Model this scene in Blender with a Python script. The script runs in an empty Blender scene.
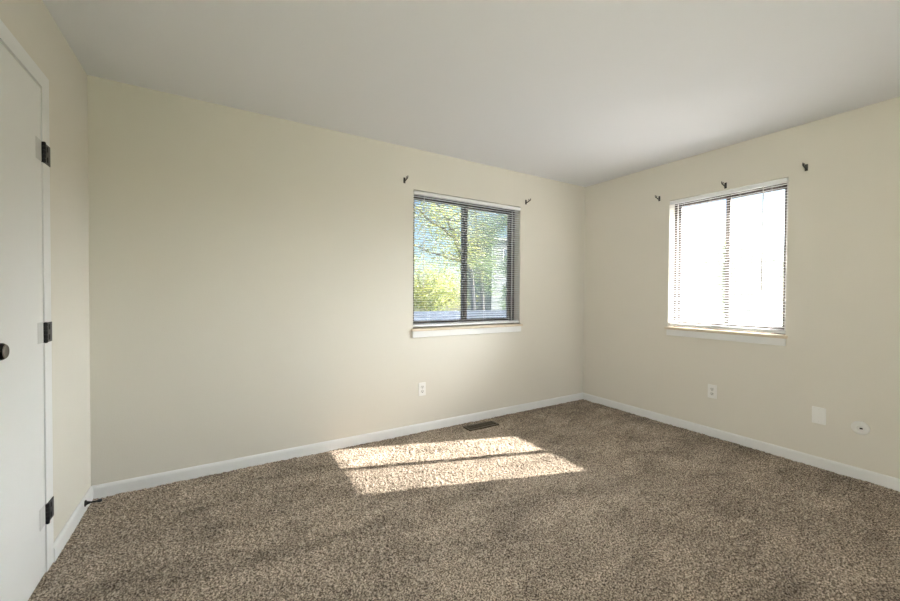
import bpy, bmesh, math, random
import numpy as np
from mathutils import Vector, Matrix, Euler

random.seed(7)
rng = np.random.default_rng(7)
S = bpy.context.scene
COL = S.collection
R = math.radians

# ------------------------------------------------------------------ camera
cam_d = bpy.data.cameras.new('camera')
cam_d.sensor_width = 36.0
cam_d.lens = 381.48 / 900 * 36
cam_d.clip_start = 0.05
cam_d.clip_end = 400
cam = bpy.data.objects.new('camera', cam_d)
COL.objects.link(cam)
CAM = Vector((-3.6127, -2.9658, 1.1954))
yaw, pitch, roll = 0.54602, -0.01574, 0.00605
r0 = Vector((math.cos(yaw), -math.sin(yaw), 0))
f0 = Vector((math.sin(yaw), math.cos(yaw), 0))
u0 = Vector((0, 0, 1))
fw = f0 * math.cos(pitch) + u0 * math.sin(pitch)
up = u0 * math.cos(pitch) - f0 * math.sin(pitch)
r3 = r0 * math.cos(roll) + up * math.sin(roll)
u3 = up * math.cos(roll) - r0 * math.sin(roll)
m = Matrix((r3, u3, -fw)).transposed().to_4x4()
m.translation = CAM
cam.matrix_world = m
S.camera = cam

# ------------------------------------------------------------------ view, world, sun, fill
S.view_settings.view_transform = 'Standard'
S.view_settings.look = 'None'
S.view_settings.gamma = 1.0
S.view_settings.use_curve_mapping = False
S.view_settings.exposure = 0.16

SUN_DIR = Vector((1.0, -0.340, 0.652)).normalized()      # towards the sun
SUN_ELEV = math.asin(SUN_DIR.z)
world = bpy.data.worlds.new('sky')
S.world = world
world.use_nodes = True
wt = world.node_tree
wt.nodes.clear()
wo = wt.nodes.new('ShaderNodeOutputWorld')
wb = wt.nodes.new('ShaderNodeBackground')
sky = wt.nodes.new('ShaderNodeTexSky')
sky.sky_type = 'NISHITA'
sky.sun_disc = False
sky.sun_elevation = SUN_ELEV
sky.sun_rotation = math.atan2(SUN_DIR.x, SUN_DIR.y)
sky.altitude = 100
sky.air_density = 1.0
sky.dust_density = 0.8
sky.ozone_density = 2.6
wt.links.new(sky.outputs[0], wb.inputs[0])
wb.inputs[1].default_value = 0.24
wt.links.new(wb.outputs[0], wo.inputs[0])


def sun(name, strength, angle, color, direction):
    d = bpy.data.lights.new(name, 'SUN')
    d.energy = strength
    d.angle = angle
    d.color = color
    o = bpy.data.objects.new(name, d)
    COL.objects.link(o)
    o.rotation_euler = direction.to_track_quat('Z', 'Y').to_euler()
    return o


def area(name, power, sx, sy, color, loc, towards):
    d = bpy.data.lights.new(name, 'AREA')
    d.shape = 'RECTANGLE'
    d.size = sx
    d.size_y = sy
    d.energy = power
    d.color = color
    o = bpy.data.objects.new(name, d)
    COL.objects.link(o)
    o.location = loc
    o.rotation_euler = (Vector(loc) - Vector(towards)).to_track_quat('Z', 'Y').to_euler()
    return o


sun('sun', 49.0, R(0.55), (1.0, 0.95, 0.87), SUN_DIR)
sun('hazy_sky', 51.0, R(58), (0.93, 0.98, 1.0), Vector((1.0, -0.40, 0.62)))
# added fill lamp in an opening made for it behind the camera
fill = area('added_fill', 5.2, 1.2, 1.9, (0.98, 0.98, 1.0), (-3.2, -4.28, 1.15), (-0.9, 0, 1.5))
fill.data.spread = R(70)


# ------------------------------------------------------------------ materials
def new_mat(name):
    mt = bpy.data.materials.new(name)
    mt.use_nodes = True
    nt = mt.node_tree
    b = nt.nodes['Principled BSDF']
    return mt, nt, b


def simple(name, col, rough=0.5, metal=0.0, noise=0.0, nscale=40, bump=0.0, bscale=200, spec=0.5):
    mt, nt, b = new_mat(name)
    b.inputs['Roughness'].default_value = rough
    b.inputs['Metallic'].default_value = metal
    b.inputs['Specular IOR Level'].default_value = spec
    tc = nt.nodes.new('ShaderNodeTexCoord')
    n = nt.nodes.new('ShaderNodeTexNoise')
    n.inputs['Scale'].default_value = nscale
    n.inputs['Detail'].default_value = 4
    nt.links.new(tc.outputs['Object'], n.inputs['Vector'])
    mx = nt.nodes.new('ShaderNodeMix')
    mx.data_type = 'RGBA'
    mx.inputs['A'].default_value = tuple(c * (1 - noise) for c in col) + (1,)
    mx.inputs['B'].default_value = tuple(min(1, c * (1 + noise)) for c in col) + (1,)
    nt.links.new(n.outputs['Fac'], mx.inputs['Factor'])
    nt.links.new(mx.outputs['Result'], b.inputs['Base Color'])
    if bump:
        n2 = nt.nodes.new('ShaderNodeTexNoise')
        n2.inputs['Scale'].default_value = bscale
        n2.inputs['Detail'].default_value = 3
        nt.links.new(tc.outputs['Object'], n2.inputs['Vector'])
        bp = nt.nodes.new('ShaderNodeBump')
        bp.inputs['Strength'].default_value = bump
        bp.inputs['Distance'].default_value = 0.002
        nt.links.new(n2.outputs['Fac'], bp.inputs['Height'])
        nt.links.new(bp.outputs['Normal'], b.inputs['Normal'])
    return mt


M = {}
M['wall'] = simple('beige_wall_paint', (0.715, 0.68, 0.605), 0.75, noise=0.015, nscale=3, bump=0.25, bscale=140, spec=0.3)
M['ceiling'] = simple('ceiling_paint', (0.81, 0.815, 0.85), 0.85, noise=0.01, nscale=3, bump=0.3, bscale=90, spec=0.2)
M['trim'] = simple('white_trim_paint', (0.82, 0.82, 0.81), 0.4, noise=0.01, nscale=8)
M['door'] = simple('white_door_paint', (0.80, 0.80, 0.785), 0.42, noise=0.012, nscale=5, bump=0.1, bscale=60)
M['hinge_plate'] = simple('grey_hinge_plate', (0.62, 0.62, 0.60), 0.45)
M['sill'] = simple('worn_sill_paint', (0.66, 0.57, 0.45), 0.5, noise=0.12, nscale=25)
M['bronze'] = simple('dark_bronze_aluminium', (0.075, 0.058, 0.05), 0.45, 0.3, noise=0.15)
M['alu'] = simple('pale_track', (0.62, 0.60, 0.58), 0.4, 0.2)
M['black'] = simple('black_hinge_metal', (0.018, 0.017, 0.018), 0.35, 0.6, noise=0.2)
M['black_hole'] = simple('dark_recess', (0.006, 0.006, 0.006), 0.8)
M['knob'] = simple('oil_rubbed_bronze', (0.03, 0.026, 0.024), 0.22, 0.9, noise=0.1)
M['knob_face'] = simple('worn_bronze_face', (0.16, 0.145, 0.12), 0.35, 0.8, noise=0.15)
M['blind'] = simple('white_blind_metal', (0.86, 0.86, 0.86), 0.45, noise=0.01)
M['cord'] = simple('white_cord', (0.78, 0.76, 0.74), 0.8)
M['plastic'] = simple('white_plastic', (0.83, 0.82, 0.79), 0.35, noise=0.01)
M['plastic_in'] = simple('ivory_plastic', (0.74, 0.73, 0.69), 0.35, noise=0.01)
M['hook'] = simple('dark_bracket_metal', (0.05, 0.043, 0.038), 0.4, 0.7, noise=0.2)
M['vent'] = simple('brown_register_metal', (0.085, 0.065, 0.04), 0.45, 0.4, noise=0.2)
M['vent_dark'] = simple('duct_dark', (0.012, 0.01, 0.008), 0.9)
M['rubber'] = simple('black_rubber', (0.014, 0.014, 0.014), 0.6)
M['bark'] = simple('grey_brown_bark', (0.03, 0.025, 0.023), 0.9, noise=0.3, nscale=12, bump=0.6, bscale=25)
M['grass'] = simple('lawn', (0.06, 0.08, 0.035), 0.9, noise=0.4, nscale=2)
M['concrete'] = simple('pale_concrete', (0.44, 0.46, 0.48), 0.9, noise=0.08, nscale=1.5, bump=0.2, bscale=30)
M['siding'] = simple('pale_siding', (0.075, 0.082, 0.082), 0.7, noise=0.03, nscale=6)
M['house_trim'] = simple('house_trim', (0.3, 0.3, 0.3), 0.6)
M['house_glass'] = simple('dark_house_glass', (0.05, 0.06, 0.08), 0.1)
M['soffit'] = simple('soffit_paint', (0.72, 0.70, 0.66), 0.7)


def leaf_mat(name, a, b_):
    mt, nt, b = new_mat(name)
    tc = nt.nodes.new('ShaderNodeTexCoord')
    n = nt.nodes.new('ShaderNodeTexNoise')
    n.inputs['Scale'].default_value = 1.6
    n.inputs['Detail'].default_value = 5
    nt.links.new(tc.outputs['Object'], n.inputs['Vector'])
    cr = nt.nodes.new('ShaderNodeValToRGB')
    cr.color_ramp.elements[0].position = 0.35
    cr.color_ramp.elements[0].color = a + (1,)
    cr.color_ramp.elements[1].position = 0.65
    cr.color_ramp.elements[1].color = b_ + (1,)
    nt.links.new(n.outputs['Fac'], cr.inputs['Fac'])
    nt.links.new(cr.outputs['Color'], b.inputs['Base Color'])
    b.inputs['Roughness'].default_value = 0.55
    tr = nt.nodes.new('ShaderNodeBsdfTranslucent')
    nt.links.new(cr.outputs['Color'], tr.inputs['Color'])
    mx = nt.nodes.new('ShaderNodeMixShader')
    mx.inputs[0].default_value = 0.5
    nt.links.new(b.outputs[0], mx.inputs[1])
    nt.links.new(tr.outputs[0], mx.inputs[2])
    nt.links.new(mx.outputs[0], nt.nodes['Material Output'].inputs['Surface'])
    return mt


M['leaf_yellow'] = leaf_mat('spring_leaves', (0.09, 0.13, 0.035), (0.26, 0.25, 0.05))
M['leaf_green'] = leaf_mat('green_leaves', (0.05, 0.10, 0.03), (0.15, 0.20, 0.06))
M['leaf_pale'] = leaf_mat('pale_leaves', (0.09, 0.13, 0.05), (0.20, 0.22, 0.09))


def shingle_mat():
    mt, nt, b = new_mat('blue_grey_shingles')
    tc = nt.nodes.new('ShaderNodeTexCoord')
    mp = nt.nodes.new('ShaderNodeMapping')
    mp.inputs['Scale'].default_value = (3, 3, 3)
    br = nt.nodes.new('ShaderNodeTexBrick')
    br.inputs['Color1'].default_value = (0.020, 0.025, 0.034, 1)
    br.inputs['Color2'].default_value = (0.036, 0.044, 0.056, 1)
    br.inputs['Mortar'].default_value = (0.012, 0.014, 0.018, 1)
    br.inputs['Scale'].default_value = 1.5
    br.inputs['Mortar Size'].default_value = 0.015
    nt.links.new(tc.outputs['Object'], mp.inputs['Vector'])
    nt.links.new(mp.outputs[0], br.inputs['Vector'])
    nt.links.new(br.outputs['Color'], b.inputs['Base Color'])
    b.inputs['Roughness'].default_value = 0.9
    b.inputs['Specular IOR Level'].default_value = 0.05
    return mt


M['shingle'] = shingle_mat()


def pane_mat(name, dust, tint=(1, 1, 1)):
    """thin clear glass with a film of dust: passes light, glows where sun strikes it"""
    mt = bpy.data.materials.new(name)
    mt.use_nodes = True
    nt = mt.node_tree
    nt.nodes.clear()
    out = nt.nodes.new('ShaderNodeOutputMaterial')
    tr = nt.nodes.new('ShaderNodeBsdfTransparent')
    tr.inputs[0].default_value = tint + (1,)
    tl = nt.nodes.new('ShaderNodeBsdfTranslucent')
    tl.inputs[0].default_value = (0.92, 0.94, 0.96, 1)
    tc = nt.nodes.new('ShaderNodeTexCoord')
    n = nt.nodes.new('ShaderNodeTexNoise')
    n.inputs['Scale'].default_value = 5
    n.inputs['Detail'].default_value = 6
    nt.links.new(tc.outputs['Object'], n.inputs['Vector'])
    mr = nt.nodes.new('ShaderNodeMapRange')
    mr.inputs['From Min'].default_value = 0.3
    mr.inputs['From Max'].default_value = 0.7
    mr.inputs['To Min'].default_value = dust * 0.7
    mr.inputs['To Max'].default_value = dust * 1.3
    nt.links.new(n.outputs['Fac'], mr.inputs['Value'])
    m1 = nt.nodes.new('ShaderNodeMixShader')
    nt.links.new(mr.outputs[0], m1.inputs[0])
    nt.links.new(tr.outputs[0], m1.inputs[1])
    nt.links.new(tl.outputs[0], m1.inputs[2])
    gl = nt.nodes.new('ShaderNodeBsdfGlossy')
    gl.inputs['Roughness'].default_value = 0.02
    lw = nt.nodes.new('ShaderNodeFresnel')
    lw.inputs[0].default_value = 1.35
    m2 = nt.nodes.new('ShaderNodeMixShader')
    nt.links.new(lw.outputs[0], m2.inputs[0])
    nt.links.new(m1.outputs[0], m2.inputs[1])
    nt.links.new(gl.outputs[0], m2.inputs[2])
    nt.links.new(m2.outputs[0], out.inputs[0])
    return mt




def mesh_mat():
    """fine grey insect mesh, too fine to resolve: part open, part grey wire"""
    mt = bpy.data.materials.new('insect_mesh')
    mt.use_nodes = True
    nt = mt.node_tree
    nt.nodes.clear()
    out = nt.nodes.new('ShaderNodeOutputMaterial')
    tr = nt.nodes.new('ShaderNodeBsdfTransparent')
    df = nt.nodes.new('ShaderNodeBsdfDiffuse')
    df.inputs[0].default_value = (0.22, 0.23, 0.24, 1)
    mx = nt.nodes.new('ShaderNodeMixShader')
    mx.inputs[0].default_value = 0.13
    nt.links.new(tr.outputs[0], mx.inputs[1])
    nt.links.new(df.outputs[0], mx.inputs[2])
    nt.links.new(mx.outputs[0], out.inputs[0])
    return mt


M['mesh'] = mesh_mat()
M['pane_clear'] = pane_mat('clear_pane', 0.03)
M['pane_hazy'] = pane_mat('hazy_pane', 0.16)
M['pane_dusty'] = pane_mat('sunlit_dusty_pane', 0.02)


def carpet_mat():
    mt, nt, b = new_mat('brown_tufted_carpet')
    tc = nt.nodes.new('ShaderNodeTexCoord')
    n1 = nt.nodes.new('ShaderNodeTexNoise')
    n1.inputs['Scale'].default_value = 135
    n1.inputs['Detail'].default_value = 3
    n1.inputs['Roughness'].default_value = 0.7
    nt.links.new(tc.outputs['Object'], n1.inputs['Vector'])
    cr = nt.nodes.new('ShaderNodeValToRGB')
    e = cr.color_ramp.elements
    e[0].position = 0.40
    e[0].color = (0.085, 0.064, 0.047, 1)
    e[1].position = 0.62
    e[1].color = (0.68, 0.58, 0.47, 1)
    k = cr.color_ramp.elements.new(0.50)
    k.color = (0.325, 0.264, 0.208, 1)
    nt.links.new(n1.outputs['Fac'], cr.inputs['Fac'])
    # pile brushed one way or the other
    n2 = nt.nodes.new('ShaderNodeTexNoise')
    n2.inputs['Scale'].default_value = 3.2
    n2.inputs['Detail'].default_value = 5
    n2.inputs['Roughness'].default_value = 0.62
    n2.inputs['Distortion'].default_value = 0.6
    mp = nt.nodes.new('ShaderNodeMapping')
    mp.inputs['Scale'].default_value = (0.7, 1.5, 1)
    mp.inputs['Rotation'].default_value = (0, 0, 0.35)
    nt.links.new(tc.outputs['Object'], mp.inputs['Vector'])
    nt.links.new(mp.outputs[0], n2.inputs['Vector'])
    mr = nt.nodes.new('ShaderNodeMapRange')
    mr.inputs['From Min'].default_value = 0.33
    mr.inputs['From Max'].default_value = 0.62
    mr.inputs['To Min'].default_value = 0.66
    mr.inputs['To Max'].default_value = 1.14
    nt.links.new(n2.outputs['Fac'], mr.inputs['Value'])
    mx = nt.nodes.new('ShaderNodeMix')
    mx.data_type = 'RGBA'
    mx.blend_type = 'MULTIPLY'
    mx.inputs['Factor'].default_value = 1.0
    nt.links.new(cr.outputs['Color'], mx.inputs['A'])
    nt.links.new(mr.outputs[0], mx.inputs['B'])
    nt.links.new(mx.outputs['Result'], b.inputs['Base Color'])
    b.inputs['Roughness'].default_value = 0.95
    b.inputs['Specular IOR Level'].default_value = 0.1
    return mt


M['carpet'] = carpet_mat()


# ------------------------------------------------------------------ mesh helpers
class MB:
    def __init__(self):
        self.bm = bmesh.new()

    def box(self, x0, x1, y0, y1, z0, z1, bevel=0.0, segs=2):
        g = bmesh.ops.create_cube(self.bm, size=1.0)
        vs = g['verts']
        for v in vs:
            v.co = Vector(((x0 + x1) / 2 + v.co.x * (x1 - x0), (y0 + y1) / 2 + v.co.y * (y1 - y0), (z0 + z1) / 2 + v.co.z * (z1 - z0)))
        if bevel:
            es = list({e for v in vs for e in v.link_edges})
            bmesh.ops.bevel(self.bm, geom=es, offset=bevel, segments=segs, profile=0.5, affect='EDGES')
        return self

    def tube(self, a, b, r0, r1=None, n=12, cap=True):
        r1 = r0 if r1 is None else r1
        a, b = Vector(a), Vector(b)
        d = (b - a)
        q = d.to_track_quat('Z', 'Y').to_matrix()
        ra, rb = [], []
        for i in range(n):
            t = 2 * math.pi * i / n
            c = q @ Vector((math.cos(t), math.sin(t), 0))
            ra.append(self.bm.verts.new(a + c * r0))
            rb.append(self.bm.verts.new(b + c * r1))
        for i in range(n):
            j = (i + 1) % n
            self.bm.faces.new((ra[i], ra[j], rb[j], rb[i]))
        if cap:
            self.bm.faces.new(list(reversed(ra)))
            self.bm.faces.new(rb)
        return self

    def lathe(self, prof, origin, axis, n=32):
        """prof = [(along, radius)]; revolved about axis through origin"""
        origin = Vector(origin)
        q = Vector(axis).to_track_quat('Z', 'Y').to_matrix()
        rings = []
        for h, r in prof:
            if r < 1e-6:
                rings.append([self.bm.verts.new(origin + q @ Vector((0, 0, h)))])
            else:
                rings.append([self.bm.verts.new(origin + q @ Vector((r * math.cos(2 * math.pi * i / n), r * math.sin(2 * math.pi * i / n), h))) for i in range(n)])
        for A, B in zip(rings, rings[1:]):
            for i in range(n):
                j = (i + 1) % n
                if len(A) == 1 and len(B) == 1:
                    continue
                if len(A) == 1:
                    self.bm.faces.new((A[0], B[j], B[i])[::-1])
                elif len(B) == 1:
                    self.bm.faces.new((A[i], A[j], B[0]))
                else:
                    self.bm.faces.new((A[i], A[j], B[j], B[i]))
        return self

    def extrude(self, prof, frame, length):
        """closed 2D profile (u,v) swept along frame=(origin,U,V,W) by length on W"""
        o, U, V, W = [Vector(t) for t in frame]
        a = [self.bm.verts.new(o + U * u + V * v) for u, v in prof]
        b = [self.bm.verts.new(o + U * u + V * v + W * length) for u, v in prof]
        n = len(prof)
        for i in range(n):
            j = (i + 1) % n
            self.bm.faces.new((a[i], a[j], b[j], b[i]))
        self.bm.faces.new(list(reversed(a)))
        self.bm.faces.new(b)
        return self

    def build(self, name, mat, parent=None, smooth=False):
        bmesh.ops.recalc_face_normals(self.bm, faces=self.bm.faces[:])
        me = bpy.data.meshes.new(name)
        self.bm.to_mesh(me)
        self.bm.free()
        return link(name, me, mat, parent, smooth)


def link(name, me, mat, parent=None, smooth=False):
    me.materials.append(mat)
    if smooth:
        me.polygons.foreach_set('use_smooth', [True] * len(me.polygons))
        try:
            me.set_sharp_from_angle(angle=R(35))
        except Exception:
            pass
    o = bpy.data.objects.new(name, me)
    COL.objects.link(o)
    if parent is not None:
        o.parent = parent
        o.matrix_parent_inverse = Matrix.Translation(-parent.location)
    return o


def empty(name, loc):
    o = bpy.data.objects.new(name, None)
    o.empty_display_size = 0.05
    o.location = loc
    COL.objects.link(o)
    return o


def tag(o, label=None, cat=None, group=None, kind=None):
    if label:
        o['label'] = label
    if cat:
        o['category'] = cat
    if group:
        o['group'] = group
    if kind:
        o['kind'] = kind
    return o


# ------------------------------------------------------------------ room shell
W, L, H, T = 4.25, 4.30, 2.44, 0.15
# openings
A0, A1, AZ0, AZ1 = -2.182, -0.975, 0.900, 2.092     # window in the back wall (x range, z range)
B0, B1, BZ0, BZ1 = -1.838, -0.968, 0.905, 2.085     # window in the right wall (y range, z range)
D0, D1, DZ = -1.305, -0.696, 2.052                  # closet door in the left wall (y range)
E0, E1, EZ = -3.90, -2.50, 2.10                     # opening added behind the camera for the fill lamp (x range)

b = MB()
b.box(-W - T, A0, 0, T, -0.1, H + 0.1).box(A1, T, 0, T, -0.1, H + 0.1)
b.box(A0, A1, 0, T, -0.1, AZ0 - 0.02).box(A0, A1, 0, T, AZ1, H + 0.1)
tag(b.build('wall_back', M['wall']), 'beige back wall with the window showing a tree and blue sky', 'wall', kind='structure')
b = MB()
b.box(0, T, B1, 0, -0.1, H + 0.1).box(0, T, -L - T, B0, -0.1, H + 0.1)
b.box(0, T, B0, B1, -0.1, BZ0 - 0.02).box(0, T, B0, B1, BZ1, H + 0.1)
tag(b.build('wall_right', M['wall']), 'beige right wall with the glaring white window', 'wall', kind='structure')
b = MB()
b.box(-W - T, -W, D1, 0, -0.1, H + 0.1).box(-W - T, -W, -L - T, D0, -0.1, H + 0.1).box(-W - T, -W, D0, D1, DZ, H + 0.1)
tag(b.build('wall_left', M['wall']), 'beige left wall beside the white flat door', 'wall', kind='structure')
b = MB()
b.box(-W, E0, -L - T, -L, -0.1, H + 0.1).box(E1, 0, -L - T, -L, -0.1, H + 0.1).box(E0, E1, -L - T, -L, EZ, H + 0.1)
tag(b.build('wall_front', M['wall']), 'beige wall behind the camera with an opening added for the fill lamp', 'wall', kind='structure')
b = MB().box(-W - T, T, -L - T, T, H, H + 0.1)
tag(b.build('ceiling', M['ceiling']), 'plain off-white painted ceiling above the bedroom', 'ceiling', kind='structure')


# carpet: a dense field of small tufts
def carpet():
    st = 0.0058
    x = np.arange(-W - 0.02, 0.021, st)
    y = np.arange(-L - 0.02, 0.021, st)
    nx, ny = len(x), len(y)
    h = rng.random((ny, nx))
    hs = (h + np.roll(h, 1, 0) + np.roll(h, 1, 1) + np.roll(np.roll(h, 1, 0), 1, 1)) / 4
    hs = 0.55 * hs + 0.45 * h

    def lowfreq(cell):
        gy, gx = ny // cell + 3, nx // cell + 3
        g = rng.random((gy, gx))
        yy, xx = np.arange(ny) / cell, np.arange(nx) / cell
        iy, ix = yy.astype(int), xx.astype(int)
        fy, fx = (yy - iy)[:, None], (xx - ix)[None, :]
        fy, fx = fy * fy * (3 - 2 * fy), fx * fx * (3 - 2 * fx)
        return (g[iy][:, ix] * (1 - fy) * (1 - fx) + g[iy + 1][:, ix] * fy * (1 - fx) + g[iy][:, ix + 1] * (1 - fy) * fx + g[iy + 1][:, ix + 1] * fy * fx)
    z = -0.012 + 0.012 * hs + 0.004 * (lowfreq(4) - 0.5) + 0.004 * (lowfreq(14) - 0.5) + 0.004 * (lowfreq(45) - 0.5)
    jx = (rng.random((ny, nx)) - 0.5) * st * 0.7
    jy = (rng.random((ny, nx)) - 0.5) * st * 0.7
    X = x[None, :] + jx
    Y = y[:, None] + jy
    co = np.stack([X, Y, z], -1).reshape(-1, 3).astype(np.float32)
    i = np.arange(ny - 1)[:, None] * nx + np.arange(nx - 1)[None, :]
    q = np.stack([i, i + 1, i + nx + 1, i + nx], -1).reshape(-1, 4)
    me = bpy.data.meshes.new('floor')
    me.vertices.add(len(co))
    me.vertices.foreach_set('co', co.ravel())
    me.loops.add(q.size)
    me.loops.foreach_set('vertex_index', q.ravel().astype(np.int32))
    me.polygons.add(len(q))
    me.polygons.foreach_set('loop_start', (np.arange(len(q)) * 4).astype(np.int32))
    me.update(calc_edges=True)
    me.validate()
    me.polygons.foreach_set('use_smooth', [True] * len(me.polygons))
    me.materials.append(M['carpet'])
    o = bpy.data.objects.new('floor', me)
    COL.objects.link(o)
    return o


tag(carpet(), 'brown tufted wall-to-wall carpet with a patch of sunlight', 'floor', kind='structure')

# baseboards with an eased top edge
BH, BT = 0.068, 0.013
prof = [(0, -0.03), (BT, -0.03), (BT, BH - 0.016), (BT - 0.002, BH - 0.008), (BT - 0.006, BH - 0.002), (BT - 0.010, BH), (0, BH)]
c = MB().extrude(prof, ((-W, 0, 0), (0, -1, 0), (0, 0, 1), (1, 0, 0)), W)
tag(c.build('baseboard_back', M['trim']), 'white baseboard along the back wall', 'baseboard', kind='structure')
c = MB().extrude(prof, ((0, -L, 0), (-1, 0, 0), (0, 0, 1), (0, 1, 0)), L - BT)
tag(c.build('baseboard_right', M['trim']), 'white baseboard along the right wall', 'baseboard', kind='structure')
CY1, CY0 = -0.624, -0.700                            # door casing leg, corner side
c = MB().extrude(prof, ((-W, CY1, 0), (1, 0, 0), (0, 0, 1), (0, 1, 0)), -CY1 - BT)
c.extrude(prof, ((-W, -L, 0), (1, 0, 0), (0, 0, 1), (0, 1, 0)), L + D0 - 0.08)
tag(c.build('baseboard_left', M['trim']), 'white baseboard along the left wall between door and corner', 'baseboard', kind='structure')
c = MB().extrude(prof, ((-W, -L, 0), (0, 1, 0), (0, 0, 1), (1, 0, 0)), W + E0)
c.extrude(prof, ((E1, -L, 0), (0, 1, 0), (0, 0, 1), (1, 0, 0)), -E1)
tag(c.build('baseboard_front', M['trim']), 'white baseboard behind the camera', 'baseboard', kind='structure')

# ------------------------------------------------------------------ closet door
door = empty('door_1', (-W, (D0 + D1) / 2, 0))
tag(door, 'white flat slab door with three black hinges on the left wall', 'door', kind='structure')
CT = 0.010
b = MB()
b.box(-W, -W + CT, CY0, CY1, 0.0, DZ + 0.003)
b.box(-W, -W + CT, D0 - 0.080, D0 + 0.004, 0.0, DZ + 0.003)
b.box(-W, -W + CT, D0 - 0.080, CY1, DZ + 0.003, DZ + 0.066)
b.build('casing', M['trim'], door)
b = MB()
b.box(-W - T, -W, D1 - 0.0005, D1 + 0.003, 0, DZ).box(-W - T, -W, D0 - 0.003, D0 + 0.0005, 0, DZ).box(-W - T, -W, D0, D1, DZ - 0.004, DZ + 0.001)
b.box(-W - T, -W - 0.05, D0, D1, 0, DZ)
b.build('jamb', M['trim'], door)
slab = MB().box(-W - 0.030, -W + 0.006, D0 + 0.009, CY0 - 0.003, 0.004, DZ - 0.006, 0.0012).build('door_slab', M['door'], door)
for zc in (1.783, 1.0235, 0.250):
    h = MB()
    z0, z1 = zc - 0.0425, zc + 0.0425
    h.box(-W + CT - 0.0005, -W + CT + 0.003, CY0 + 0.004, CY1 - 0.002, z0, z1, 0.001)
    h.box(-W + 0.004, -W + CT, CY0 - 0.0025, CY0 + 0.001, z0, z1)
    hinge = h.build('hinge', M['black'], door)
    tag(hinge, 'black metal hinge')
    g = MB()
    for k in range(5):
        a_ = z0 + (z1 - z0) * k / 5
        g.tube((-W + CT + 0.003, CY0 + 0.002, a_ + 0.0008), (-W + CT + 0.003, CY0 + 0.002, a_ + (z1 - z0) / 5 - 0.0008), 0.0062, n=14)
    g.tube((-W + CT + 0.003, CY0 + 0.002, z0 - 0.0015), (-W + CT + 0.003, CY0 + 0.002, z1 + 0.0015), 0.0045, n=10)
    g.build('hinge_barrel', M['black'], hinge, True)
    s = MB()
    for zz in (-0.022, 0.022):
        s.box(-W + CT + 0.0028, -W + CT + 0.0036, (CY0 + CY1) / 2 - 0.004, (CY0 + CY1) / 2 + 0.008, zc + zz - 0.011, zc + zz + 0.011)
    s.build('screw_slot', M['black_hole'], hinge)
    p = MB().box(-W + 0.005, -W + 0.0072, CY0 - 0.060, CY0 - 0.004, z0 + 0.001, z1 + 0.003, 0.0005)  # thin plate beside the hinge, a little darker than the door
    tag(p.build('grey_plate', M['hinge_plate'], hinge), 'thin grey plate on the door beside the hinge')
ky, kz = -1.238, 1.010
k = MB().lathe([(0, 0.033), (0.004, 0.033), (0.008, 0.030), (0.010, 0.016), (0.028, 0.0125), (0.034, 0.016), (0.040, 0.0235), (0.050, 0.0275), (0.060, 0.0265), (0.066, 0.022)], (-W + 0.006, ky, kz), (1, 0, 0))
knob = k.build('knob', M['knob'], door, True)
tag(knob, 'round dark bronze door knob')
MB().lathe([(0.0655, 0.022), (0.068, 0.0195), (0.0672, 0.017), (0.0672, 0.0)], (-W + 0.006, ky, kz), (1, 0, 0)).build('knob_face', M['knob_face'], knob, True)


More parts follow.
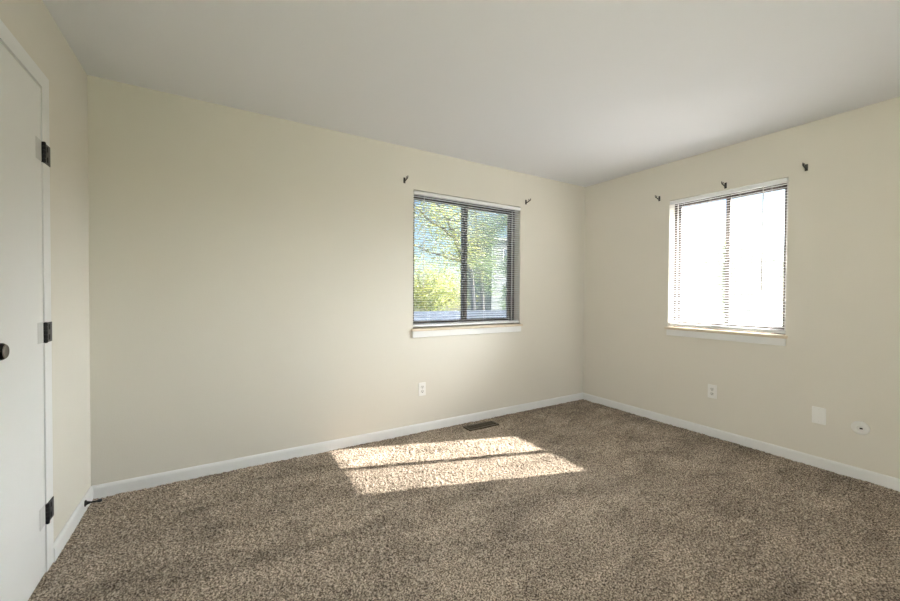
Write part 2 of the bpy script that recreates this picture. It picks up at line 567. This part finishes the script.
# ------------------------------------------------------------------ windows (built in local frame: u along wall, d outwards, z up)
def window(name, label, P, u0_, u1_, z0, z1, pane_a, pane_b, horn, slide_first):
    """P(u,d,z)->world; u0<u1 as seen left to right from inside; d>0 outdoors"""
    def bx(mb, ua, ub, da, db, za, zb, bev=0.0):
        a_, b_ = P(ua, da, za), P(ub, db, zb)
        lo = [min(a_[i], b_[i]) for i in range(3)]
        hi = [max(a_[i], b_[i]) for i in range(3)]
        mb.box(lo[0], hi[0], lo[1], hi[1], lo[2], hi[2], bev)
        return mb
    root = empty(name, P((u0_ + u1_) / 2, 0.05, z0))
    tag(root, label, 'window', kind='structure')
    fd0, fd1 = 0.088, 0.150
    fw_ = 0.026
    f = MB()
    for (ua, ub, za, zb) in ((u0_, u0_ + fw_, z0, z1), (u1_ - fw_, u1_, z0, z1), (u0_, u1_, z0, z0 + fw_), (u0_, u1_, z1 - fw_, z1)):
        bx(f, ua, ub, fd0, fd1, za, zb, 0.002)
    fr = f.build('window_frame', M['bronze'], root)
    tr_ = MB()
    bx(tr_, u0_ + fw_, u0_ + fw_ + 0.006, fd0 - 0.001, fd0 + 0.012, z0 + fw_, z1 - fw_)
    bx(tr_, u1_ - fw_ - 0.008, u1_ - fw_, fd0 - 0.001, fd0 + 0.012, z0 + fw_, z1 - fw_)
    tr_.build('track', M['alu'], fr)
    um = (u0_ + u1_) / 2
    for i, (ua, ub, da) in enumerate(((u0_ + fw_, um + 0.022, 0.100), (um - 0.022, u1_ - fw_, 0.124))):
        sw = 0.032
        s_ = MB()
        za, zb = z0 + fw_, z1 - fw_
        bx(s_, ua, ua + sw, da, da + 0.02, za, zb, 0.002)
        bx(s_, ub - sw, ub, da, da + 0.02, za, zb, 0.002)
        bx(s_, ua, ub, da, da + 0.02, za, za + 0.032, 0.002)
        bx(s_, ua, ub, da, da + 0.02, zb - 0.032, zb, 0.002)
        sash = s_.build('sash', M['bronze'], root)
        g_ = MB()
        bx(g_, ua + sw - 0.004, ub - sw + 0.004, da + 0.008, da + 0.012, za + 0.028, zb - 0.028)
        g_.build('pane', (pane_a, pane_b)[i], sash)
        if i == 0:
            q = MB()
            zl = z0 + 0.48 * (z1 - z0)
            bx(q, ub - 0.036, ub - 0.010, da - 0.016, da + 0.001, zl - 0.022, zl + 0.022, 0.003)
            q.build('latch', M['bronze'], sash)
    q = MB()
    bx(q, um - 0.018, u1_ - fw_, 0.152, 0.156, z0 + fw_ - 0.004, z0 + fw_ + 0.012)
    bx(q, um - 0.018, u1_ - fw_, 0.152, 0.156, z1 - fw_ - 0.012, z1 - fw_ + 0.004)
    bx(q, um - 0.018, um - 0.004, 0.152, 0.156, z0 + fw_, z1 - fw_)
    bx(q, u1_ - fw_ - 0.012, u1_ - fw_ + 0.002, 0.152, 0.156, z0 + fw_, z1 - fw_)
    scr = q.build('insect_screen', M['bronze'], root)
    q = MB()
    bx(q, um - 0.006, u1_ - fw_ - 0.010, 0.1535, 0.1541, z0 + fw_ + 0.010, z1 - fw_ - 0.010)
    q.build('screen_mesh', M['mesh'], scr)
    # stool and apron
    s_ = MB()
    bx(s_, u0_ - horn, u1_ + horn, -0.034, 0.0, z0 - 0.022, z0, 0.004)
    bx(s_, u0_, u1_, -0.004, 0.092, z0 - 0.0215, z0 - 0.0002)
    tag(s_.build('sill', M['sill'], root), 'worn tan-edged window sill')
    a_ = MB()
    bx(a_, u0_ - horn + 0.012, u1_ + horn - 0.012, -0.017, 0.0, z0 - 0.078, z0 - 0.022, 0.003)
    a_.build('apron', M['trim'], root)
    return root


PA = lambda u, d, z: (u, d, z)                       # back wall: u = x
PB = lambda u, d, z: (d, -u, z)                      # right wall: u = -y
window('window_1', 'sliding window in the back wall looking onto a tree', PA, A0, A1, AZ0, AZ1, M['pane_clear'], M['pane_hazy'], 0.020, True)
window('window_2', 'sun-glared sliding window in the right wall', PB, -B1, -B0, BZ0, BZ1, M['pane_dusty'], M['pane_dusty'], 0.016, True)


# ------------------------------------------------------------------ mini blinds
def blind(P, u0_, u1_, z0, z1, label, wand_u, tilt):
    def bx(mb, ua, ub, da, db, za, zb, bev=0.0):
        a_, b_ = P(ua, da, za), P(ub, db, zb)
        lo = [min(a_[i], b_[i]) for i in range(3)]
        hi = [max(a_[i], b_[i]) for i in range(3)]
        mb.box(lo[0], hi[0], lo[1], hi[1], lo[2], hi[2], bev)
        return mb
    root = empty('window_blind', P((u0_ + u1_) / 2, 0.02, z0))
    tag(root, label, 'window blind', 'white mini blinds in the windows')
    ua, ub = u0_ + 0.004, u1_ - 0.004
    h = MB()
    bx(h, ua, ub, -0.006, 0.026, z1 - 0.038, z1 - 0.008, 0.002)
    bx(h, ua, ub, -0.0075, -0.005, z1 - 0.036, z1 - 0.032)
    h.build('head_rail', M['blind'], root)
    # slats: shallow arcs, slightly tilted
    n, pitch_ = 0, 0.0215
    bot = z0 + 0.058
    top = z1 - 0.052
    n = int(round((top - bot) / pitch_)) + 1
    sl = MB()
    dc, hw, sag = 0.016, 0.0125, 0.0022
    ct, st_ = math.cos(tilt), math.sin(tilt)
    th = 0.0003
    for i in range(n):
        zc = bot + (top - bot) * i / (n - 1)
        jit = random.uniform(-0.0006, 0.0006)
        for_ring = []
        for uu in (ua + 0.002, ub - 0.002):
            ring = []
            for s in (0, 1):
                ks = range(5) if s == 0 else range(4, -1, -1)
                for kk in ks:
                    w_ = -hw + 2 * hw * kk / 4
                    arc = sag * (1 - (w_ / hw) ** 2) - (th if s else 0)
                    dd = w_ * ct - arc * st_
                    zz = w_ * st_ + arc * ct
                    ring.append(sl.bm.verts.new(P(uu, dc + dd, zc + zz + jit)))
            for_ring.append(ring)
        ra, rb = for_ring
        m_ = len(ra)
        for k_ in range(m_):
            j_ = (k_ + 1) % m_
            sl.bm.faces.new((ra[k_], ra[j_], rb[j_], rb[k_]))
        sl.bm.faces.new(list(reversed(ra)))
        sl.bm.faces.new(rb)
    sl.build('slats', M['blind'], root)
    # bottom rail with gathered spare slats resting on it
    br = MB()
    bx(br, ua + 0.001, ub - 0.001, 0.003, 0.029, z0 + 0.012, z0 + 0.030, 0.004)
    rail = br.build('bottom_rail', M['blind'], root)
    sp = MB()
    for k_ in range(3):
        bx(sp, ua + 0.002, ub - 0.002, 0.004, 0.028, z0 + 0.0315 + k_ * 0.004, z0 + 0.0325 + k_ * 0.004)
    sp.build('gathered_slats', M['blind'], rail)
    for t in (0.13, 0.385, 0.64, 0.885):
        u = ua + (ub - ua) * t
        cd = MB()
        for dd in (0.002, 0.030):
            cd.tube(P(u, dd, z0 + 0.034), P(u, dd, z1 - 0.03), 0.0006, n=6)
        cd.build('ladder_cord', M['cord'], root)
    w = MB()
    w.tube(P(wand_u, -0.012, z1 - 0.05), P(wand_u - 0.002, -0.010, z1 - 0.80), 0.0035, n=8)
    w.tube(P(wand_u, -0.012, z1 - 0.052), P(wand_u, 0.0, z1 - 0.030), 0.0018, n=6)
    w.tube(P(wand_u - 0.002, -0.010, z1 - 0.80), P(wand_u - 0.002, -0.010, z1 - 0.845), 0.005, n=8)
    w.build('tilt_wand', M['cord'], root)
    return root


blind(PA, A0, A1, AZ0, AZ1, 'white mini blind over the back wall window with the tree view', -2.085, R(-5))
blind(PB, -B1, -B0, BZ0, BZ1, 'white mini blind over the glaring right wall window', 1.69, R(8))


# ------------------------------------------------------------------ curtain rod brackets
def bracket(P, u, z, label, side):
    root = empty('curtain_rod_bracket', P(u, 0, z))
    tag(root, label, 'curtain bracket', 'dark curtain rod brackets above the windows')
    mb = MB()
    q = [P(u - 0.009, 0, z - 0.024), P(u + 0.009, -0.003, z + 0.024)]
    lo = [min(q[0][i], q[1][i]) for i in range(3)]
    hi = [max(q[0][i], q[1][i]) for i in range(3)]
    mb.box(lo[0], hi[0], lo[1], hi[1], lo[2], hi[2], 0.001)
    mb.build('wall_plate', M['hook'], root)
    a = MB()
    a.tube(P(u, -0.002, z - 0.012), P(u, -0.050, z + 0.002), 0.0045, n=10)
    arm = a.build('arm', M['hook'], root, True)
    cu = MB()
    pts = []
    for i in range(9):
        t = math.pi + math.pi * i / 8
        pts.append(P(u, -0.058 + 0.012 * math.cos(t), z + 0.014 + 0.012 * math.sin(t)))
    pts = [P(u, -0.070, z + 0.022)] + pts + [P(u, -0.046, z + 0.022)]
    for p_, q_ in zip(pts, pts[1:]):
        cu.tube(p_, q_, 0.0035, n=8)
    cu.build('cup', M['hook'], root, True)
    return root


bracket(PA, -2.268, 2.155, 'dark curtain rod bracket left of the back wall window', -1)
bracket(PA, -0.905, 2.150, 'dark curtain rod bracket right of the back wall window', 1)
bracket(PB, 0.870, 2.125, 'dark curtain rod bracket by the left corner of the glaring window', -1)
bracket(PB, 1.428, 2.116, 'dark curtain rod bracket directly above the middle of the glaring window', 1)
bracket(PB, 1.938, 2.122, 'dark curtain rod bracket right of the glaring window on the right wall', 1)


# ------------------------------------------------------------------ outlets and plates
def pbox(mb, P, ua, ub, da, db, za, zb, bev=0.0):
    a_, b_ = P(ua, da, za), P(ub, db, zb)
    lo = [min(a_[i], b_[i]) for i in range(3)]
    hi = [max(a_[i], b_[i]) for i in range(3)]
    mb.box(lo[0], hi[0], lo[1], hi[1], lo[2], hi[2], bev)
    return mb


def outlet(P, u, z, label):
    root = empty('wall_outlet', P(u, 0, z))
    tag(root, label, 'wall outlet', 'white duplex outlets low on the walls')
    pbox(MB(), P, u - 0.035, u + 0.035, -0.0065, 0.001, z - 0.0575, z + 0.0575, 0.0025).build('cover_plate', M['plastic'], root)
    for s in (-1, 1):
        zc = z + s * 0.0195
        rc = MB()
        o = Vector(P(u, -0.0055, zc))
        ax = Vector(P(0, -1, 0)) - Vector(P(0, 0, 0))
        pr = []
        for i in range(28):
            t = 2 * math.pi * i / 28
            pr.append((0.0168 * math.cos(t), max(-0.0135, min(0.0135, 0.0168 * math.sin(t)))))
        U = Vector(P(1, 0, 0)) - Vector(P(0, 0, 0))
        rc.extrude(pr, (o, U, (0, 0, 1), ax), 0.003)
        rec = rc.build('receptacle', M['plastic_in'], root)
        sl = MB()
        pbox(sl, P, u - 0.0080, u - 0.0052, -0.0088, -0.0080, zc - 0.001, zc + 0.009)
        pbox(sl, P, u + 0.0052, u + 0.0080, -0.0088, -0.0080, zc - 0.001, zc + 0.009)
        sl.tube(P(u, -0.0080, zc - 0.0075), P(u, -0.0088, zc - 0.0075), 0.0032, n=12)
        sl.build('slot', M['black_hole'], rec)
    sc = MB().tube(P(u, -0.005, z), P(u, -0.0075, z), 0.003, n=12)
    sc.build('screw', M['alu'], root)


outlet(PA, -2.092, 0.367, 'white duplex outlet on the back wall under the tree window')
outlet(PB, 1.355, 0.380, 'white duplex outlet on the right wall under the glaring window')

u, z = 2.033, 0.360
bp = empty('blank_wall_plate', PB(u, 0, z))
tag(bp, 'plain white blank wall plate between the outlet and the round cover', 'wall plate')
pbox(MB(), PB, u - 0.037, u + 0.037, -0.007, 0.001, z - 0.0585, z + 0.0585, 0.0025).build('cover_plate', M['plastic'], bp)
for zz in (-0.041, 0.041):
    MB().tube(PB(u, -0.0065, z + zz), PB(u, -0.0078, z + zz), 0.003, n=12).build('screw', M['plastic_in'], bp)

u, z = 2.236, 0.334
rp = empty('cable_cover_plate', PB(u, 0, z))
tag(rp, 'round white cover plate with a small dark hole, low on the right wall', 'wall plate')
MB().lathe([(-0.001, 0.044), (0.004, 0.044), (0.008, 0.041), (0.0105, 0.035), (0.0115, 0.022), (0.009, 0.020), (0.009, 0.0)], PB(u, 0, z), (-1, 0, 0), 40).build('cover_disc', M['plastic'], rp, True)
MB().lathe([(0.0088, 0.016), (0.013, 0.0155), (0.014, 0.013), (0.014, 0.0)], PB(u, 0, z), (-1, 0, 0), 28).build('center_boss', M['plastic_in'], rp, True)
pbox(MB(), PB, u - 0.001, u + 0.013, -0.0148, -0.0135, z - 0.006, z + 0.004).build('hole', M['black_hole'], rp)

# ------------------------------------------------------------------ floor register
vx0, vx1, vy0, vy1 = -1.728, -1.405, -0.218, -0.106
fv = empty('floor_vent', ((vx0 + vx1) / 2, (vy0 + vy1) / 2, 0))
tag(fv, 'brown metal floor register in the carpet near the back wall', 'floor vent')
b = MB()
e_ = 0.018
zt0, zt1 = -0.006, 0.007
b.box(vx0, vx1, vy0, vy0 + e_, zt0, zt1, 0.002).box(vx0, vx1, vy1 - e_, vy1, zt0, zt1, 0.002)
b.box(vx0, vx0 + e_, vy0, vy1, zt0, zt1, 0.002).box(vx1 - e_, vx1, vy0, vy1, zt0, zt1, 0.002)
b.build('frame', M['vent'], fv)
b = MB()
nl = 26
for i in range(1, nl):
    xx = vx0 + e_ + (vx1 - vx0 - 2 * e_) * i / nl
    b.box(xx - 0.0022, xx + 0.0022, vy0 + e_ - 0.001, vy1 - e_ + 0.001, zt0, zt1 - 0.0015)
ym = (vy0 + vy1) / 2
b.box(vx0 + e_ - 0.001, vx1 - e_ + 0.001, ym - 0.003, ym + 0.003, zt0, zt1 - 0.001)
b.build('louvers', M['vent'], fv)
MB().box(vx0 + 0.004, vx1 - 0.004, vy0 + 0.004, vy1 - 0.004, zt0 - 0.001, zt0 + 0.002).build('duct', M['vent_dark'], fv)

# ------------------------------------------------------------------ door stop
sx, sy, sz = -W + BT, -0.170, 0.043
ds = empty('door_stop', (sx, sy, sz))
tag(ds, 'black door stop sticking out of the left baseboard by the corner', 'door stop')
MB().lathe([(-0.001, 0.017), (0.003, 0.017), (0.008, 0.010), (0.022, 0.0055)], (sx, sy, sz), (1, 0, 0), 20).build('base', M['black'], ds, True)
MB().tube((sx + 0.006, sy, sz), (sx + 0.056, sy, sz), 0.0042, n=12).build('rod', M['black'], ds, True)
MB().lathe([(0.052, 0.0), (0.052, 0.0085), (0.066, 0.0085), (0.070, 0.006), (0.070, 0.0)], (sx, sy, sz), (1, 0, 0), 18).build('rubber_tip', M['rubber'], ds, True)

# ------------------------------------------------------------------ outdoors
GZ = -2.9
tag(MB().box(-60, 80, -60, 80, GZ - 0.2, GZ).build('ground', M['grass']), 'lawn far below the windows', 'ground', kind='structure')
tag(MB().box(0.4, 16, -14, 1.2, GZ, GZ + 0.06).build('bounce_slab', M['concrete']), 'pale slab added to bounce light up through the right wall window', 'bounce_slab', kind='structure')  # unseen slab added to bounce sunlight up onto the ceiling
# unseen overhang added above the right wall to trim the sun patch
tag(MB().box(T + 0.001, 0.82, -L - 0.5, 0.9, 2.43, 2.52).box(0.80, 0.83, -L - 0.5, 0.9, 2.405, 2.56).build('shade_overhang', M['soffit']), 'overhang added outside the right wall to shade the window top', 'roof overhang', kind='structure')


def along(px_x, d_app_z, dist, plane='A'):
    """world point at distance dist (along y or x beyond the wall plane) seen through the wall-plane point"""
    if plane == 'A':
        p = Vector((px_x, 0, d_app_z))
    else:
        p = Vector((0, px_x, d_app_z))
    dr = p - CAM
    k_ = (dist - CAM.y) / dr.y if plane == 'A' else (dist - CAM.x) / dr.x
    return CAM + dr * k_


def branch(mb, pts, r0_, r1_, n=8):
    k_ = len(pts) - 1
    for i in range(k_):
        ra = r0_ + (r1_ - r0_) * i / k_
        rb = r0_ + (r1_ - r0_) * (i + 1) / k_
        mb.tube(pts[i], pts[i + 1], ra, rb, n)


def wiggle(a, b_, k_, amp):
    a, b_ = Vector(a), Vector(b_)
    out = []
    for i in range(k_ + 1):
        t = i / k_
        p = a.lerp(b_, t)
        if 0 < i < k_:
            p += Vector([random.uniform(-amp, amp) for _ in range(3)])
        out.append(p)
    return out


def leaves(points, size, name, mat, parent):
    """small folded leaf blades at the given points"""
    n = len(points)
    P_ = np.array(points, dtype=np.float64)
    d = rng.normal(size=(n, 3))
    d /= np.linalg.norm(d, axis=1)[:, None]
    e = np.cross(d, rng.normal(size=(n, 3)))
    e /= np.linalg.norm(e, axis=1)[:, None]
    f = np.cross(d, e)
    s = size * (0.6 + 0.8 * rng.random(n))[:, None]
    v = np.stack([P_ - d * s, P_ + e * s * 0.45 + f * s * 0.18, P_ + d * s, P_ - e * s * 0.45 + f * s * 0.18], 1)
    co = v.reshape(-1, 3).astype(np.float32)
    i = np.arange(n)[:, None] * 4
    tri = np.concatenate([i + np.array([[0, 1, 2]]), i + np.array([[0, 2, 3]])], 1).reshape(-1).astype(np.int32)
    me = bpy.data.meshes.new(name)
    me.vertices.add(len(co))
    me.vertices.foreach_set('co', co.ravel())
    me.loops.add(len(tri))
    me.loops.foreach_set('vertex_index', tri)
    me.polygons.add(len(tri) // 3)
    me.polygons.foreach_set('loop_start', (np.arange(len(tri) // 3) * 3).astype(np.int32))
    me.update(calc_edges=True)
    return link(name, me, mat, parent)


def tree(label, base, limbs, trunk_r, mat, leaf_n, leaf_size, spread, twigs=14, group=None):
    """limbs: list of polylines [(point, ...)] of main branches; leaves gather round their outer halves"""
    base = Vector(base)
    root = empty('tree', base)
    tag(root, label, 'tree', group)
    tb = MB()
    branch(tb, wiggle(base, limbs[0][0], 5, 0.05), trunk_r, trunk_r * 0.8, 10)
    tb.build('trunk', M['bark'], root, True)
    bb = MB()
    anchors = []
    for li, lm in enumerate(limbs):
        lm = [Vector(p) for p in lm]
        r_ = trunk_r * (0.78 if li == 0 else 0.5)
        for s in range(len(lm) - 1):
            t0, t1 = s / (len(lm) - 1), (s + 1) / (len(lm) - 1)
            branch(bb, wiggle(lm[s], lm[s + 1], 4, 0.04), r_ * (1 - 0.8 * t0), r_ * (1 - 0.8 * t1), 7)
        for _ in range(twigs):
            s = random.randrange(len(lm) - 1)
            o = lm[s].lerp(lm[s + 1], random.random())
            dv = Vector((random.gauss(0, 1), random.gauss(0, 1), random.gauss(0.35, 0.7))).normalized() * random.uniform(0.5, 1.0) * spread
            e = o + dv
            branch(bb, wiggle(o, e, 4, 0.06), r_ * 0.22, r_ * 0.05, 5)
            anchors += [o.lerp(e, t) for t in (0.45, 0.7, 0.9, 1.0)]
    bb.build('branches', M['bark'], root, True)
    pts = []
    for _ in range(leaf_n):
        a = random.choice(anchors)
        pts.append((a.x + random.gauss(0, 0.30 * spread), a.y + random.gauss(0, 0.30 * spread), a.z + random.gauss(0, 0.26 * spread)))
    leaves(pts, leaf_size, 'foliage', mat, root)
    return root


# main tree in the back window: trunk leans left, limbs reach up and left
D1_ = 9.0
A = lambda x, z, d=D1_: tuple(along(x, z, d))
tr0 = A(-1.60, 1.22)
main_limbs = [
    [A(-1.58, 1.40), A(-1.70, 1.55), A(-1.77, 1.75), A(-1.90, 1.95), A(-2.05, 2.12)],
    [A(-1.77, 1.72), A(-1.92, 1.80), A(-2.08, 1.88), A(-2.24, 2.02)],
    [A(-1.66, 1.50), A(-1.80, 1.52), A(-1.98, 1.56), A(-2.18, 1.62)],
    [A(-1.74, 1.66, 9.3), A(-1.66, 1.84, 9.5), A(-1.60, 2.02, 9.7), A(-1.55, 2.2, 9.9)],
]
base = A(-1.50, 1.0)
tree('leaning tree with thin dark limbs outside the back wall window', (base[0], base[1], GZ), main_limbs, 0.12, M['leaf_yellow'], 9500, 0.036, 1.25, 18, 'trees outside the windows')
# greener tree to its right
g_limbs = [
    [A(-1.45, 1.10, 13.5), A(-1.47, 1.45, 13.5), A(-1.52, 1.80, 13.5), A(-1.55, 2.1, 13.5)],
    [A(-1.46, 1.60, 13.5), A(-1.36, 1.80, 13.5), A(-1.25, 1.95, 13.5)],
    [A(-1.47, 1.65, 13.5), A(-1.20, 1.9, 13.5), A(-1.08, 2.08, 13.5)],
    [A(-1.46, 1.35, 13.5), A(-1.50, 1.45, 13.5), A(-1.58, 1.55, 13.5)],
]
base = A(-1.45, 1.0, 13.5)
tree('green upright tree seen through the right half of the back window', (base[0], base[1], GZ), g_limbs, 0.16, M['leaf_green'], 6000, 0.055, 1.1, 16, 'trees outside the windows')
# yellow-green shrubs beyond the roof
y_limbs = [
    [A(-2.0, 1.02, 19), A(-2.02, 1.18, 19), A(-1.97, 1.34, 19)],
    [A(-2.0, 1.06, 19), A(-2.14, 1.12, 19.4), A(-2.27, 1.24, 19.6)],
    [A(-2.0, 1.06, 19), A(-1.84, 1.13, 18.8), A(-1.68, 1.22, 18.6)],
    [A(-2.0, 1.10, 19), A(-2.10, 1.24, 18.8), A(-2.16, 1.40, 18.6)],
    [A(-2.0, 1.10, 19), A(-1.88, 1.22, 19.3), A(-1.78, 1.36, 19.5)],
]
base = A(-2.0, 0.95, 19)
tree('low yellow-green tree beyond the grey roof outside the back window', (base[0], base[1], GZ), y_limbs, 0.16, M['leaf_yellow'], 9000, 0.062, 1.5, 14, 'trees outside the windows')
s_limbs = [[A(-1.16, 1.0, 17.5), A(-1.15, 1.3, 17.5), A(-1.14, 1.55, 17.5)], [A(-1.15, 1.2, 17.5), A(-1.11, 1.35, 17.5), A(-1.12, 1.6, 17.5)]]
base = A(-1.16, 0.95, 17.5)
tree('slim young tree before the pale house outside the back window', (base[0], base[1], GZ), s_limbs, 0.07, M['leaf_green'], 700, 0.10, 0.45, 10, 'trees outside the windows')

# low building whose shingled roof fills the foot of the back window
rz = along(-2.17, 1.065, 4.2).z
rb = empty('outbuilding', (1.5, 3.6, GZ))
tag(rb, 'low outbuilding with a blue-grey shingled roof below the back window', 'building')
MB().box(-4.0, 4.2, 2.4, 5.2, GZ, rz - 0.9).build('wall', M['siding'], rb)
b = MB()
prof = [(1.9, rz - 0.95), (4.2, rz), (5.7, rz - 0.62), (5.7, rz - 0.74), (4.2, rz - 0.12), (1.9, rz - 1.07)]
b.extrude(prof, ((-4.5, 0, 0), (0, 1, 0), (0, 0, 1), (1, 0, -0.008)), 9.2)
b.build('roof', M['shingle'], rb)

# pale house in the right half of the back window
hl, hr = A(-1.34, 1.74, 22), A(-1.02, 1.74, 22)
hs = empty('neighbour_house', ((hl[0] + hr[0]) / 2, 24, GZ))
tag(hs, 'pale sided house far beyond the back window', 'house')
b = MB().box(hl[0], hr[0] + 3, 22, 26, GZ, hl[2])
zz = GZ + 0.2
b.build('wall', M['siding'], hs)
b = MB()
while zz < hl[2]:
    b.box(hl[0] - 0.02, hr[0] + 3.02, 21.96, 22.0, zz, zz + 0.26, 0.0)
    zz += 0.3
b.build('clapboards', M['siding'], hs)
b = MB().extrude([(21.7, hl[2]), (24, hl[2] + 0.45), (26.3, hl[2]), (26.3, hl[2] - 0.1), (21.7, hl[2] - 0.1)], ((hl[0] - 0.15, 0, 0), (0, 1, 0), (0, 0, 1), (1, 0, 0)), hr[0] + 3.3 - hl[0])
b.build('roof', M['siding'], hs)
b = MB().box(hl[0] + 1.2, hl[0] + 2.3, 21.93, 21.97, hl[2] - 2.2, hl[2] - 0.8)
wn = b.build('window', M['house_glass'], hs)
b = MB()
b.box(hl[0] + 1.1, hl[0] + 1.2, 21.92, 21.98, hl[2] - 2.3, hl[2] - 0.7).box(hl[0] + 2.3, hl[0] + 2.4, 21.92, 21.98, hl[2] - 2.3, hl[2] - 0.7)
b.box(hl[0] + 1.1, hl[0] + 2.4, 21.92, 21.98, hl[2] - 0.8, hl[2] - 0.7).box(hl[0] + 1.1, hl[0] + 2.4, 21.92, 21.98, hl[2] - 2.3, hl[2] - 2.2)
b.build('window_trim', M['house_trim'], wn)

# trees beyond the glaring window
Bp = lambda y, z, d: tuple(along(y, z, d, 'B'))
p_limbs = [
    [Bp(-1.62, 1.0, 12), Bp(-1.60, 1.25, 12), Bp(-1.62, 1.5, 12), Bp(-1.6, 1.72, 12)],
    [Bp(-1.60, 1.2, 12), Bp(-1.72, 1.35, 12), Bp(-1.8, 1.5, 12)],
    [Bp(-1.60, 1.15, 12), Bp(-1.5, 1.3, 12), Bp(-1.46, 1.45, 12)],
]
base = Bp(-1.62, 0.9, 12)
tree('pale leafy tree behind the right half of the glaring window', (base[0], base[1], GZ), p_limbs, 0.14, M['leaf_pale'], 2600, 0.12, 0.9, 12, 'trees outside the windows')
q_limbs = [
    [Bp(-1.10, 0.95, 16), Bp(-1.10, 1.15, 16), Bp(-1.12, 1.35, 16)],
    [Bp(-1.10, 1.05, 16), Bp(-1.2, 1.2, 16), Bp(-1.28, 1.3, 16)],
]
base = Bp(-1.10, 0.9, 16)
tree('low leafy tree behind the left half of the glaring window', (base[0], base[1], GZ), q_limbs, 0.16, M['leaf_pale'], 2000, 0.14, 1.1, 12, 'trees outside the windows')
